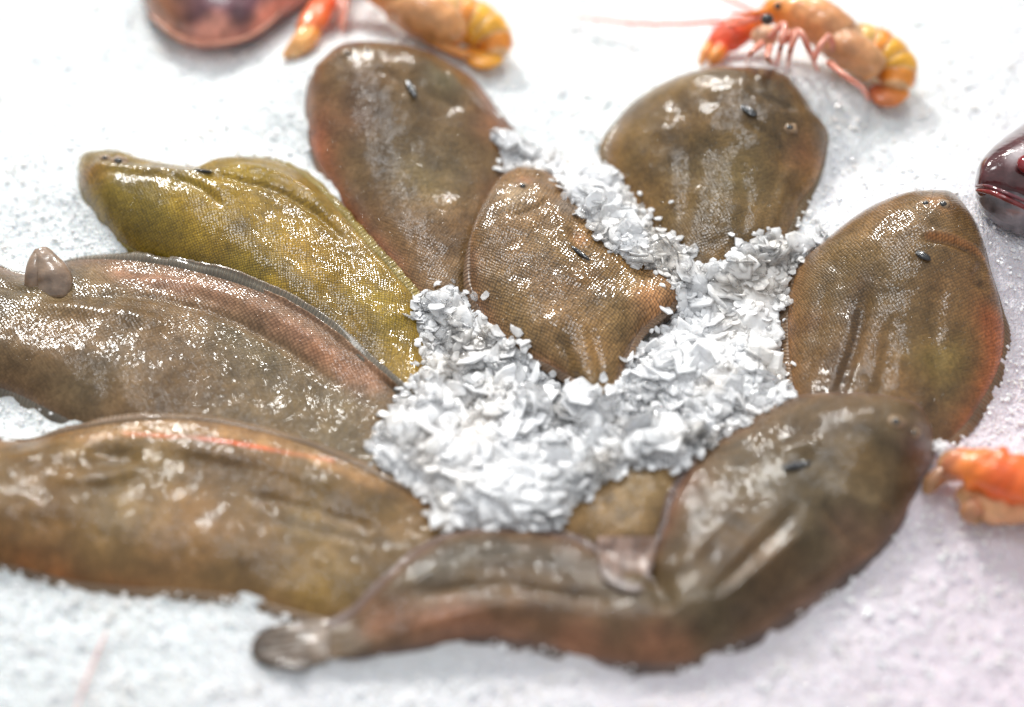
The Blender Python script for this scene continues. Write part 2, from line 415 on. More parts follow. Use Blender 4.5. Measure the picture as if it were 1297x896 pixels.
    ti = np.stack([np.interp(idx, np.arange(200), tan[:, k]) for k in (0, 1)], -1); ti /= np.linalg.norm(ti, axis=1)[:, None]
    ax = np.array([Sp[120]-Sp[0]])[0]; ax /= np.linalg.norm(ax)
    dX = X-C[:, None, 0]; dY = Y-C[:, None, 1]
    sv = np.interp(idx, np.arange(200), seg)[:, None]
    U = sv+dX*ti[:, None, 0]+dY*ti[:, None, 1]
    V = dX*-ti[:, None, 1]+dY*ti[:, None, 0]
    V = V+np.sign(V)*(Ts[:, None]-(Z-samp(base, X, Y)))*.5
    m0 = O.mean(0); zc = float(samp(base, np.array([m0[0]]), np.array([m0[1]]))[0])
    r = root('sole', (float(m0[0]), float(m0[1]), zc), label, 'fish', 'soles laid out on the ice')
    co = np.stack([X, Y, Z], -1).reshape(-1, 3)
    uvv = np.stack([U, V], -1).reshape(-1, 2); cc = colr.reshape(-1, 3)
    # underside rings
    zb = np.minimum(samp(H, O[:, 0], O[:, 1])-.004, Z[:, 0]-.003)
    und = np.stack([X[:, 0]*.97+C[:, 0]*.03, Y[:, 0]*.97+C[:, 1]*.03, zb], -1)
    und2 = np.stack([C[:, 0], C[:, 1], np.interp(idx, np.arange(200), samp(base, Sp[:, 0], Sp[:, 1]))-.006], -1)
    co = np.vstack([co, und, und2]); cc = np.vstack([cc, np.ones((2*n, 3))*np.array([.55, .5, .45])])
    uvv = np.vstack([uvv, uvv[::K], uvv[::K]])
    i = np.arange(n); j = (i+1) % n; F = []
    for k in range(K-1): F.append(np.stack([i*K+k, j*K+k, j*K+k+1, i*K+k+1], -1))
    o1 = n*K; o2 = o1+n
    F.append(np.stack([j*K, i*K, o1+i, o1+j], -1)); F.append(np.stack([o1+j, o1+i, o2+i, o2+j], -1))
    body = mesh_np('body', co, np.vstack(F), mat or SKIN, r, col=cc, uv=uvv)
    body.data.validate()
    # fin fringe on either side
    fc = np.array(fincol) if fincol is not None else .45*np.array(edgecol)+.55*np.array(col)
    M = 9
    for nm, ids in (('dorsal_fin', np.arange(6, NS-2)), ('anal_fin', np.r_[np.arange(n-6, NS+1, -1)])):
        rr = np.linspace(0, 1, M)
        per = np.r_[0, np.cumsum(np.linalg.norm(np.diff(O[ids], axis=0), axis=1))]
        ray_ = np.sin(per*2*math.pi/.0016); rag = .10*vnoise(per, per*0, 900, seed)+.04*ray_+.06*vnoise(per, per*0, 120, seed+3)
        outer = O[ids]+(O[ids]-C[ids])/Ln[ids][:, None]*(rag*fw[ids])[:, None]
        inner = O[ids]*(1-rf[ids][:, None]*1.25)+C[ids]*rf[ids][:, None]*1.25
        FX = outer[:, None, 0]*(1-rr)+inner[:, None, 0]*rr; FY = outer[:, None, 1]*(1-rr)+inner[:, None, 1]*rr
        zi = samp(base, inner[:, 0], inner[:, 1])+h0+.0012
        zo = samp(base, outer[:, 0], outer[:, 1])+.0008+.0012*vnoise(per, per*0, 90, seed+8)
        FZ = zo[:, None]*(1-rr)+zi[:, None]*rr+.0002*ray_[:, None]*(1-rr)+.0012*np.sin(rr*math.pi)
        FZ = np.maximum(FZ, samp(H, FX, FY)+.0006)
        na = len(ids)
        top = np.stack([FX, FY, FZ], -1).reshape(-1, 3); bot = top.copy(); bot[:, 2] -= .0010
        c_ = fc*(1+.6*fbm(FX, FY, 60, seed+4, 3))[..., None]
        c_ = np.clip(c_.reshape(-1, 3), .01, .9)
        u_ = np.stack([np.repeat(per[:, None], M, 1), np.repeat(rr[None]*finw, na, 0)], -1).reshape(-1, 2)
        i2 = np.arange(na-1); FF = []
        o = na*M
        for k in range(M-1):
            q = np.stack([i2*M+k, (i2+1)*M+k, (i2+1)*M+k+1, i2*M+k+1], -1); FF.append(q); FF.append(q[:, ::-1]+o)
        FF.append(np.stack([(i2+1)*M, i2*M, i2*M+o, (i2+1)*M+o], -1))
        FF.append(np.stack([i2*M+M-1, (i2+1)*M+M-1, (i2+1)*M+M-1+o, i2*M+M-1+o], -1))
        mesh_np(nm, np.vstack([top, bot]), np.vstack(FF), FIN, r, col=np.vstack([c_, c_]), uv=np.vstack([u_, u_]))
        stamp(FX, FY, FZ)
    stamp(X, Y, Z)
    for dx in (-.0008, 0, .0008):
        for dy in (-.0008, .0008): stamp(X+dx, Y+dy, Z)
    # features that sit on the skin
    def at_surface(px, py):
        z = .02
        for _ in range(8):
            p = P(px, py, z); dd = (X-p.x)**2+(Y-p.y)**2; q = np.argmin(dd)
            z = .5*z+.5*float(Z.ravel()[q])
        return P(px, py, z)
    if pect:
        (x0, y0), (x1, y1), wd = pect
        p0 = at_surface(x0, y0); p1 = at_surface(x1, y1)
        mid = (p0+p1)/2; mid.z += .0008
        L_ = (p1-p0).length/2; blob('pectoral_fin', tuple(mid), L_*1.15, wd*.68*PXM, .0011, BLACK, r, rot=math.atan2(p1.y-p0.y, p1.x-p0.x), lump=.12)
    for ex, ey, er in eyes:
        p = at_surface(ex, ey); e = er*1.35*PXM
        rim = blob('eye', (p.x, p.y, p.z-.2*e), e*1.5, e*1.3, e*.8, EYE_RIM, r, lump=.25)
        pu = blob('pupil', (p.x, p.y-.25*e, p.z+.32*e), e*.75, e*.65, e*.5, EYE, r)
        pu.parent = rim; pu.matrix_parent_inverse = Matrix.Identity(4)
    return dict(root=r, surf=at_surface, X=X, Y=Y, Z=Z)

# the brown sole behind, head up
F2 = sole('reddish brown sole lying head up at the top centre',
     [(396, 88), (425, 64), (465, 58), (515, 62), (560, 76), (602, 103), (632, 137), (654, 168), (652, 195), (648, 225), (640, 265), (628, 300), (612, 345), (602, 400)],
     [(396, 88), (387, 118), (387, 160), (396, 203), (415, 245), (440, 290), (470, 332), (500, 366), (540, 402), (602, 400)],
     [(462, 118), (500, 180), (535, 250), (560, 320), (580, 370)],
     T=.019, col=(.17, .115, .068), edgecol=(.26, .105, .062), seed=2,
     feats=[([(520, 92), (545, 120), (590, 135)], 9, -.0014), ([(565, 80), (585, 105), (610, 135)], 7, .0016), ((485, 88), 26, .0018), ([(470, 90), (505, 105), (515, 130)], 6, -.0012),
            ([(440, 200), (470, 260), (520, 330)], 10, -.0008)],
     tints=[((420, 140), 45, (.26, .13, .085), .6), ((630, 150), 30, (.30, .14, .09), .7), ((560, 95), 35, (.13, .12, .085), .6), ((545, 230), 45, (.19, .15, .07), .5), ((565, 340), 40, (.30, .20, .13), .5), ([(395, 150), (420, 240), (490, 325)], 18, (.32, .12, .075), .7)],
     pect=((515, 100), (526, 126), 8), eyes=[(440, 68, 5), (466, 65, 4)])
# olive sole
F1 = sole('olive yellow sole with a long pointed head at the upper left',
     [(97, 212), (104, 198), (125, 194), (150, 194), (185, 205), (225, 212), (262, 212), (290, 200), (330, 198), (368, 206), (402, 226), (430, 254), (470, 300), (508, 342), (538, 382), (548, 430), (560, 520)],
     [(97, 212), (100, 240), (112, 265), (135, 296), (165, 322), (225, 356), (300, 392), (380, 440), (450, 480), (510, 510), (560, 520)],
     [(150, 235), (240, 268), (340, 320), (440, 400), (520, 480)],
     T=.021, col=(.255, .180, .020), edgecol=(.25, .175, .035), seed=3, tprof=((0, .85), (.2, .95), (.6, .85), (1, .4)),
     feats=[([(250, 222), (300, 226), (350, 236), (400, 262), (440, 300)], 6, -.0030), ([(270, 210), (330, 208), (380, 225), (420, 260)], 9, .0020), ([(215, 225), (250, 240), (285, 268)], 5, -.0018),
            ((275, 240), 25, .0016), ([(110, 205), (200, 215), (262, 218)], 8, .0016), ([(310, 280), (400, 350), (480, 450)], 9, -.0010)],
     tints=[((115, 215), 26, (.26, .13, .05), .6), ([(105, 230), (130, 280), (200, 340)], 14, (.26, .19, .05), .7), ([(300, 290), (380, 360), (470, 440)], 14, (.10, .07, .018), .6), ((440, 400), 30, (.12, .06, .02), .4), ([(120, 200), (200, 212), (260, 218)], 7, (.24, .21, .16), .6)],
     pect=((247, 217), (268, 220), 3.5), eyes=[(150, 205, 6), (133, 201, 4)])
# right-hand back sole
F4 = sole('olive brown sole with a round black spot, head raised at the upper right',
     [(1003, 103), (975, 93), (930, 91), (880, 95), (840, 107), (805, 128), (775, 158), (758, 192), (768, 222), (790, 262), (812, 310), (835, 400)],
     [(1003, 103), (1022, 128), (1034, 148), (1049, 168), (1048, 196), (1038, 230), (1020, 270), (1000, 312), (960, 350), (900, 380), (835, 400)],
     [(960, 145), (930, 200), (900, 270), (868, 360)],
     T=.021, col=(.165, .115, .052), edgecol=(.20, .12, .06), seed=4, mat=SKIN,
     feats=[([(948, 120), (980, 130), (1010, 140)], 6, -.0016), ((900, 160), 30, .0016), ([(940, 150), (985, 185), (1000, 220)], 7, -.0016), ([(870, 170), (872, 230), (862, 300)], 10, -.0010),
            ([(930, 200), (945, 250), (940, 300)], 9, -.0006), ([(1000, 200), (990, 250), (970, 300)], 8, .0012)],
     tints=[((1025, 190), 32, (.36, .17, .10), .8), ([(1035, 200), (1020, 250), (1000, 300)], 16, (.25, .15, .055), .6), ((870, 190), 30, (.085, .055, .03), .6), ([(800, 150), (790, 200)], 20, (.20, .13, .04), .5), ((970, 115), 40, (.15, .115, .085), .6)],
     pect=((940, 133), (956, 150), 10), eyes=[(1000, 162, 5)])
# buried tail in the middle
F9 = sole('tan tail end of a buried sole poking out below the crushed ice',
     [(900, 560), (830, 560), (760, 580), (710, 615), (700, 660), (720, 690), (752, 702), (765, 730), (775, 745)],
     [(900, 560), (905, 600), (880, 650), (850, 690), (828, 710), (820, 740), (775, 745)],
     [(840, 595), (810, 640), (795, 680), (795, 720)],
     T=.014, col=(.24, .165, .10), edgecol=(.33, .22, .15), seed=5, mat=SKIN_SOFT,
     feats=[([(745, 690), (790, 682), (830, 690)], 6, -.0016)],
     tints=[((790, 700), 26, (.42, .29, .23), .9), ((740, 640), 25, (.30, .20, .10), .6)])
# right sole
F5 = sole('brown sole at the right with a faint orange gill line',
     [(1178, 246), (1140, 250), (1090, 271), (1045, 305), (1005, 342), (989, 378), (988, 440), (996, 505), (1010, 570), (1040, 620)],
     [(1178, 246), (1208, 250), (1232, 276), (1247, 308), (1256, 345), (1270, 388), (1281, 428), (1276, 468), (1256, 510), (1228, 550), (1180, 590), (1110, 620), (1040, 620)],
     [(1165, 300), (1145, 370), (1110, 460), (1070, 560)],
     T=.022, col=(.165, .105, .052), edgecol=(.24, .13, .07), seed=6, mat=SKIN,
     feats=[([(1165, 307), (1205, 308), (1250, 318)], 5, -.0024), ([(1165, 300), (1205, 300), (1250, 309)], 6, .0014), ([(1250, 320), (1235, 350), (1255, 355)], 6, -.0018), ([(1100, 360), (1085, 430), (1060, 500)], 8, -.0026),
            ([(1130, 400), (1120, 470), (1100, 530)], 8, -.0012), ([(1195, 340), (1185, 420), (1190, 500)], 12, -.0014), ([(1050, 340), (1035, 420), (1020, 480)], 9, -.0010), ((1110, 310), 30, .0015)],
     tints=[([(1262, 400), (1268, 450), (1240, 520)], 22, (.38, .13, .055), .9), ([(1175, 303), (1210, 304), (1250, 312)], 4, (.48, .24, .12), .8), ([(1095, 360), (1075, 440), (1050, 510)], 16, (.075, .042, .02), .8), ([(1180, 252), (1195, 258)], 14, (.32, .17, .08), .8),
            ((1190, 450), 45, (.19, .145, .05), .6), ((1030, 400), 22, (.12, .065, .03), .6), ((1130, 280), 40, (.19, .115, .06), .5)],
     pect=((1161, 320), (1177, 331), 8), eyes=[(1194, 259, 5), (1172, 258, 4)])
# long left sole
F6 = sole('long grey brown sole at the left edge with a curled pectoral fin',
     [(-175, 400), (-150, 350), (-80, 325), (-20, 330), (40, 345), (90, 326), (150, 320), (225, 325), (300, 344), (370, 375), (430, 415), (475, 455), (520, 500), (600, 590)],
     [(-175, 400), (-160, 450), (-90, 485), (0, 503), (55, 528), (110, 556), (200, 590), (330, 620), (450, 640), (540, 630), (600, 590)],
     [(-110, 410), (20, 432), (160, 458), (320, 500), (470, 560)],
     T=.019, pw=.75, col=(.140, .104, .070), edgecol=(.20, .13, .11), seed=7, mat=SKIN_SOFT, finw=.0045, fincol=(.17, .14, .10),
     feats=[([(90, 378), (180, 372), (270, 390), (350, 425), (430, 480)], 7, -.0022), ([(130, 345), (240, 350), (340, 385), (440, 450)], 12, .0020), ((75, 372), 16, -.0030), ([(40, 390), (150, 400), (220, 415)], 12, .0022),
            ([(-20, 350), (20, 365), (50, 372)], 7, -.0016), ((190, 420), 20, .0010)],
     tints=[([(150, 335), (260, 355), (360, 400), (460, 465)], 20, (.29, .17, .14), .75), ([(400, 430), (440, 450), (470, 470)], 14, (.42, .22, .16), .7), ([(0, 500), (60, 527), (100, 548)], 12, (.40, .14, .06), .8), ((120, 350), 26, (.20, .14, .09), .5), ((380, 520), 60, (.17, .13, .065), .4)])
# lower left sole
F7 = sole('brown sole at the lower left with a red orange streak',
     [(-160, 610), (-120, 565), (-50, 553), (30, 556), (85, 540), (150, 527), (230, 524), (310, 534), (395, 557), (470, 588), (545, 627), (580, 652), (610, 700), (560, 790)],
     [(-160, 610), (-140, 665), (-70, 705), (20, 730), (90, 748), (160, 757), (230, 760), (300, 768), (350, 782), (400, 795), (470, 800), (560, 790)],
     [(-80, 630), (50, 640), (200, 650), (350, 680), (500, 730)],
     T=.018, pw=.8, col=(.175, .115, .058), edgecol=(.26, .155, .085), seed=8, mat=SKIN_SOFT, finw=.004,
     feats=[([(105, 565), (150, 575), (180, 572)], 13, -.0032), ([(60, 610), (120, 612), (190, 590)], 12, .0030), ((40, 580), 26, .0024), ((90, 590), 12, -.0020), ([(200, 560), (320, 575), (450, 620)], 12, .0012), ([(300, 620), (400, 640), (500, 665)], 8, -.0016),
            ([(280, 655), (400, 665), (520, 680)], 7, -.0012)],
     tints=[([(155, 537), (235, 544), (320, 554), (418, 567)], 2.7, (.80, .13, .06), .9), ([(0, 700), (90, 730), (160, 745)], 26, (.24, .085, .03), .7), ((240, 680), 55, (.30, .17, .09), .6), ((310, 620), 40, (.09, .065, .04), .6), ([(100, 545), (200, 532), (330, 545), (480, 600)], 9, (.36, .22, .12), .8),
            ((400, 740), 35, (.26, .17, .05), .6), ((20, 600), 60, (.12, .085, .05), .5)])
# small sole on top in the middle
F3 = sole('small tan sole with sharp scales lying in the crushed ice at the centre',
     [(655, 214), (688, 216), (712, 234), (742, 262), (778, 290), (812, 315), (842, 338), (864, 360), (868, 380), (842, 402), (816, 426), (802, 455), (786, 495), (770, 530)],
     [(655, 214), (634, 226), (616, 250), (600, 285), (590, 320), (587, 352), (594, 385), (612, 418), (640, 445), (675, 462), (712, 482), (740, 510), (770, 530)],
     [(672, 256), (700, 315), (728, 390), (758, 485)],
     T=.019, col=(.22, .145, .072), edgecol=(.30, .16, .10), lift=.008, seed=9, mat=SKIN_BIG, finw=.004,
     feats=[((652, 256), 14, .0012), ([(632, 262), (650, 276), (680, 268), (700, 250)], 4, -.0006), ((690, 255), 12, .0016), ([(720, 290), (735, 315), (748, 335)], 6, -.0022), ([(705, 345), (725, 355), (745, 360)], 8, .0012),
            ([(710, 420), (725, 455), (740, 490)], 6, -.0016), ([(745, 410), (760, 450), (765, 480)], 6, -.0014), ([(790, 335), (800, 370), (790, 420)], 9, -.0007), ([(600, 300), (600, 350), (615, 400)], 7, .0010)],
     tints=[((830, 370), 26, (.50, .27, .15), .7), ((655, 250), 26, (.36, .29, .24), .75), ((664, 228), 10, (.34, .17, .11), .7), ((715, 262), 20, (.20, .17, .17), .7), ([(715, 420), (730, 460), (745, 495)], 12, (.12, .08, .035), .6), ([(595, 310), (592, 350), (610, 400)], 12, (.20, .12, .10), .6), ((735, 305), 12, (.36, .20, .11), .7)],
     pect=((724, 312), (745, 332), 5), eyes=[(662, 236, 4)])
# front sole, bent
F8 = sole('dark sole bent in an S along the front, tail at the lower left',
     [(1183, 545), (1165, 516), (1125, 503), (1070, 499), (1010, 503), (955, 522), (908, 555), (868, 592), (845, 630), (834, 668), (820, 700), (790, 712), (750, 690), (715, 674), (650, 667), (575, 672), (520, 698), (475, 738), (440, 772), (395, 790), (350, 797), (322, 822)],
     [(1183, 545), (1183, 580), (1165, 620), (1146, 662), (1112, 705), (1060, 750), (990, 800), (930, 828), (860, 853), (760, 848), (680, 828), (600, 818), (520, 828), (440, 836), (380, 844), (335, 843), (322, 822)],
     [(1105, 560), (1030, 630), (955, 700), (880, 757), (780, 768), (660, 755), (540, 775), (440, 805), (370, 820)],
     T=.023, pw=.75, col=(.110, .082, .058), edgecol=(.20, .115, .10), seed=10, mat=SKIN_SOFT, finw=.004, tprof=((0, .97), (.2, 1.0), (.45, .8), (.7, .72), (.88, .3), (1, .15)),
     feats=[([(995, 596), (1015, 590), (1028, 590)], 6, -.0016), ([(980, 575), (1010, 568), (1040, 572)], 10, .0020), ([(1040, 640), (1070, 665), (1120, 680)], 7, -.0030), ([(1060, 625), (1090, 640), (1130, 640)], 10, .0022),
            ([(1020, 640), (960, 700), (900, 760)], 9, -.0020), ([(1060, 680), (1000, 730), (920, 790)], 10, -.0022), ([(1030, 670), (970, 720), (900, 775)], 8, .0018), ([(940, 640), (890, 690), (850, 730)], 12, .0016),
            ([(520, 745), (620, 735), (720, 750), (800, 760)], 8, -.0022), ([(500, 735), (600, 700), (700, 705)], 7, .0012), ([(540, 720), (620, 690), (700, 690)], 4, -.0010), ((840, 735), 18, -.0030), ([(815, 690), (832, 730), (850, 775)], 9, -.0055)],
     tints=[([(480, 770), (600, 780), (740, 800), (860, 810)], 26, (.26, .135, .10), .75), ([(540, 705), (620, 690), (730, 705)], 24, (.10, .095, .10), .7), ([(1120, 680), (1050, 740), (960, 790)], 24, (.18, .11, .09), .6), ((1090, 590), 34, (.18, .12, .06), .5),
            ((1165, 560), 22, (.17, .10, .11), .7), ((400, 812), 30, (.24, .16, .11), .5), ((345, 822), 20, (.07, .065, .06), .8), ((1075, 665), 22, (.26, .17, .15), .5)],
     pect=((992, 595), (1028, 587), 8), eyes=[(1134, 534, 5.5), (1158, 548, 4)])
F8['root']  # keep order

# curled pectoral fin of the left sole
def curl_fin():
    z = F6['surf'](70, 372).z
    pts = [P(38, 368, z), P(40, 345, z+.010), P(46, 322, z+.018), P(56, 313, z+.020), P(72, 330, z+.016), P(84, 347, z+.009), P(88, 368, z+.001)]
    m = simple('curled_fin_skin', (.28, .19, .13), .3, .8, sss=.2, noise=.35, ns=180, bump=.001)
    f = tube('pectoral_fin', [P(68, 376, z-.003), P(68, 352, z+.003), P(60, 335, z+.006), P(50, 318, z+.008)], [.0088, .0084, .0070, .0046], m, F6['root'], seg=18, flat=.55, lump=.15)
    g = tube('fin_fold', [P(42, 368, z-.002), P(42, 350, z+.004), P(44, 334, z+.007), P(50, 318, z+.008)], [.0045, .0042, .0038, .0028], m, f, seg=12, flat=.7, lump=.15)
    g.matrix_parent_inverse = Matrix.Identity(4)
curl_fin()
# tail fin of the front sole
p = F8['surf'](350, 820)
TAILM = simple('tail_skin', (1, 1, 1), .35, .5, sss=.15, noise=.35, ns=150, bump=.0012, attr=True)
def tail_fan(parent, pxs, pys, zadd, col, name='tail_fin', nr=12):
    """fan of rays between root (px0) and outer arc; pxs/pys: root1, root2, outer pts along arc"""
    (rx0, ry0), (rx1, ry1) = pxs; arc = spline(pys, 48); M = 10
    co = []; cc = []; uvs = []
    for i in range(48):
        t = i/47; rx = rx0+(rx1-rx0)*t; ry = ry0+(ry1-ry0)*t
        for k in range(M):
            f = k/(M-1); px = rx+(arc[i, 0]-rx)*f; py = ry+(arc[i, 1]-ry)*f
            q = P(px, py, .006); z = float(samp(H, np.array([q.x]), np.array([q.y]))[0])
            z = max(z, .004)+zadd+.0002*math.sin(t*nr*2*math.pi)+.0015*math.sin(f*3+t*4)*f
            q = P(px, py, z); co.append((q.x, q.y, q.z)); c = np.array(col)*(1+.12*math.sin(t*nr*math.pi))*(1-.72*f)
            cc.append(np.clip(c, .01, 1)); uvs.append((t*.03, f*.02))
    n0 = len(co); co += [(x, y, z-.0012) for x, y, z in co]; cc = cc+cc; uvs = uvs+uvs; F = []
    for i in range(47):
        for k in range(M-1):
            q = (i*M+k, (i+1)*M+k, (i+1)*M+k+1, i*M+k+1); F.append(q); F.append(tuple(v+n0 for v in q[::-1]))
        F.append((i*M+M-1, (i+1)*M+M-1, (i+1)*M+M-1+n0, i*M+M-1+n0))
    return mesh_np(name, co, F, TAILM, parent, col=np.array(cc), uv=np.array(uvs))
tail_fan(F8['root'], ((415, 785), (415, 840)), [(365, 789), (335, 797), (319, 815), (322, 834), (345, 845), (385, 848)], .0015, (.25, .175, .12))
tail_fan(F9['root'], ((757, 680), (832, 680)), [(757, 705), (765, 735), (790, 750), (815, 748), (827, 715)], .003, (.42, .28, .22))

# ------------------------------------------------------------------ bed of packed ice
BED_EXTRA = gblur(np.where(H > .004+bed_h(GXX, GYY), 1.0, 0.0), .006)
def axis(a, b, step, far):
    c = np.arange(a, b+step/2, step); o1 = a-np.geomspace(.004, far, 26)[::-1]; o2 = c[-1]+np.geomspace(.004, far, 26)
    return np.r_[o1, c, o2]
xs = axis(-.34, .34, .0015, 1.6); ys = axis(-.25, .33, .0015, 1.6)
BX, BY = np.meshgrid(xs, ys, indexing='ij')
BZ = bed_h(BX, BY)+.0010*fbm(BX, BY, 330, 41, 2)
# ice is heaped a little against the fish
inb = (BX > GX0) & (BX < GX1) & (BY > GY0) & (BY < GY1)
rim = np.where(inb, samp(BED_EXTRA, BX, BY), 0); BZ += .0035*np.clip(rim*1.6, 0, 1)*(.7+1.2*fbm(BX, BY, 60, 77, 2))*1.0
nx, ny = BX.shape; ii, jj = np.meshgrid(np.arange(nx-1), np.arange(ny-1), indexing='ij')
q = (ii*ny+jj).ravel(); bf = np.stack([q, q+ny, q+ny+1, q+1], -1)
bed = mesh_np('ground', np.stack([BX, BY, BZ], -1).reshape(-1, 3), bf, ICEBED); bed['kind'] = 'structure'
bed['label'] = 'bed of packed white ice under the fish'

# ------------------------------------------------------------------ crushed ice in the middle
MASK = [(624, 158), (655, 158), (705, 168), (770, 198), (800, 232), (832, 280), (872, 308), (884, 335), (925, 318), (962, 300), (1015, 290), (1045, 285), (1005, 335), (988, 370), (988, 430), (1000, 495), (960, 512), (905, 548), (865, 588),
        (800, 592), (735, 625), (690, 655), (630, 648), (560, 632), (505, 592), (466, 560), (478, 518), (518, 482), (540, 440), (530, 395), (528, 362), (575, 355), (604, 385), (634, 420), (664, 443), (712, 476), (766, 497), (790, 466),
        (812, 430), (862, 385), (850, 352), (800, 338), (765, 315), (745, 292), (718, 246), (700, 218), (664, 206), (640, 200)]
_mx, _my = unproj(np.array([p[0] for p in MASK], float), np.array([p[1] for p in MASK], float), .016)
MW = np.stack([_mx, _my], -1)
def flake(co, fs, cl, c, rad, th, nrm, spin, clear):
    """one chip: an uneven, slightly dished plate with rounded rim"""
    m = random.choice((6, 7, 8, 9)); o = len(co)
    q = Vector((0, 0, 1)).rotation_difference(nrm).to_matrix() @ Matrix.Rotation(spin, 3, 'Z')
    ang = sorted((j+random.uniform(-.32, .32))*2*math.pi/m for j in range(m))
    el = random.uniform(.45, 1.0); rs = [rad*random.uniform(.62, 1.15) for _ in range(m)]
    dish = random.uniform(-.35, .35)*rad
    def put(x, y, z):
        z += dish*((x*x+y*y)/(rad*rad))
        v = q @ Vector((x, y, z)); co.append((c[0]+v.x, c[1]+v.y, c[2]+v.z)); cl.append(clear)
    put(0, 0, th*.5*random.uniform(.6, 1.4))
    for j in range(m): put(math.cos(ang[j])*rs[j]*.78, math.sin(ang[j])*rs[j]*.78*el, th*.5*random.uniform(.5, 1.3))
    for j in range(m): put(math.cos(ang[j])*rs[j], math.sin(ang[j])*rs[j]*el, random.uniform(-.12, .12)*th)
    for j in range(m): put(math.cos(ang[j])*rs[j]*.8, math.sin(ang[j])*rs[j]*.8*el, -th*.5)
    put(0, 0, -th*.5)
    for j in range(m):
        k = (j+1) % m
        fs.append((o, o+1+j, o+1+k))
        fs.append((o+1+j, o+1+m+j, o+1+m+k, o+1+k))
        fs.append((o+1+m+j, o+1+2*m+j, o+1+2*m+k, o+1+m+k))
        fs.append((o+1+2*m+j, o+1+3*m, o+1+2*m+k))
def rnd_normal(t):
    a = random.uniform(0, 2*math.pi); s = abs(random.gauss(0, t)); s = min(s, 1.35)
    return Vector((math.sin(s)*math.cos(a), math.sin(s)*math.sin(a), math.cos(s)))
HB = gblur(H, .007)
SURF = np.maximum(H, HB)
x0, y0 = MW.min(0); x1, y1 = MW.max(0)
closed = np.vstack([MW, MW[:1]])
def pile_h(x, y):
    d, _ = dist_poly(x, y, closed); ins = inside(x, y, MW)
    d = np.where(ins, d, -d)
    rise = .0075*smooth(d, -.001, .013)
    lump = .0050*fbm(x, y, 45, 90, 3)+.0025*fbm(x, y, 160, 91, 2)
    return d, rise*(1+.25*0)+lump*smooth(d, -.001, .008)
co, fs, cl = [], [], []
# the packed core
cxs = np.arange(x0-.004, x1+.004, .0011); cys = np.arange(y0-.004, y1+.004, .0011)
CX, CY = np.meshgrid(cxs, cys, indexing='ij'); D, PH = pile_h(CX, CY)
CLP = np.zeros(CX.shape)
for a, b, rr_ in ((595, 560, 62), (905, 430, 62), (735, 205, 50), (640, 600, 34), (960, 380, 38), (560, 500, 30)):
    q = P(a, b, .02); CLP = np.maximum(CLP, np.exp(-(((CX-q.x)**2+(CY-q.y)**2)/(rr_*PXM)**2)))
CZ = samp(SURF, CX, CY)+PH-.0010+.0026*CLP+.0016*fbm(CX, CY, 240, 93, 3)
CZ = np.where(D < -.0005, samp(HB, CX, CY)-.012, CZ)
keep = D > -.003; ids = -np.ones(CX.shape, int); ids[keep] = np.arange(keep.sum())
co = [tuple(v) for v in np.stack([CX[keep], CY[keep], CZ[keep]], -1)]; cl = [0.0]*len(co)
a_, b_, c_, d_ = ids[:-1, :-1], ids[1:, :-1], ids[1:, 1:], ids[:-1, 1:]
ok = (a_ >= 0) & (b_ >= 0) & (c_ >= 0) & (d_ >= 0)
fs = [tuple(v) for v in np.stack([a_[ok], b_[ok], c_[ok], d_[ok]], -1).tolist()]
# the chips
SMOOTH = [True]*len(fs)
N_FL = 3200; got = 0
CLUMP = [(595, 560, 75), (905, 430, 70), (735, 205, 60), (640, 600, 40), (960, 380, 40)]   # where the chips are packed small and white
CL = [(*P(a, b, .018).xy, r*PXM) for a, b, r in CLUMP]
while got < N_FL:
    X_ = rng.uniform(x0, x1, 4000); Y_ = rng.uniform(y0, y1, 4000)
    d, ph = pile_h(X_, Y_); zz = samp(SURF, X_, Y_)
    for x, y, dd, h, z in zip(X_, Y_, d, ph, zz):
        if dd < -random.expovariate(1/.0016) or got >= N_FL: continue
        cw = max(math.exp(-((x-a)**2+(y-b)**2)/(r*r)) for a, b, r in CL)
        u = random.random()
        if u < .38+.40*cw: rad = random.uniform(.0016, .0036)
        elif u < .82+.12*cw: rad = random.uniform(.0036, .0072)
        else: rad = random.uniform(.0068, .0110)
        if random.random() < .012 and dd > .006: rad = random.uniform(.009, .0125)
        if dd < .004: rad = min(rad, random.uniform(.002, .0048))
        th = rad*random.uniform(.10, .26) if rad > .0024 else rad*random.uniform(.4, .8)
        clear = float(np.clip((random.betavariate(1.2, .9) if rad > .004 else random.betavariate(1, 1.4))*(1-.8*cw), 0, 1))
        flake(co, fs, cl, (x, y, z+h+random.uniform(-.0012, .0018)), rad, th, rnd_normal(.55), random.uniform(0, 6.28), clear)
        SMOOTH += [random.random() < .75]*(len(fs)-len(SMOOTH)); got += 1
ice = mesh_np('crushed_ice', co, fs, FLAKE, attrs={'clear': cl}, flat=True); ice['kind'] = 'stuff'; ice.data.polygons.foreach_set('use_smooth', SMOOTH)
ice['label'] = 'heap of crushed clear and white ice flakes between the soles'
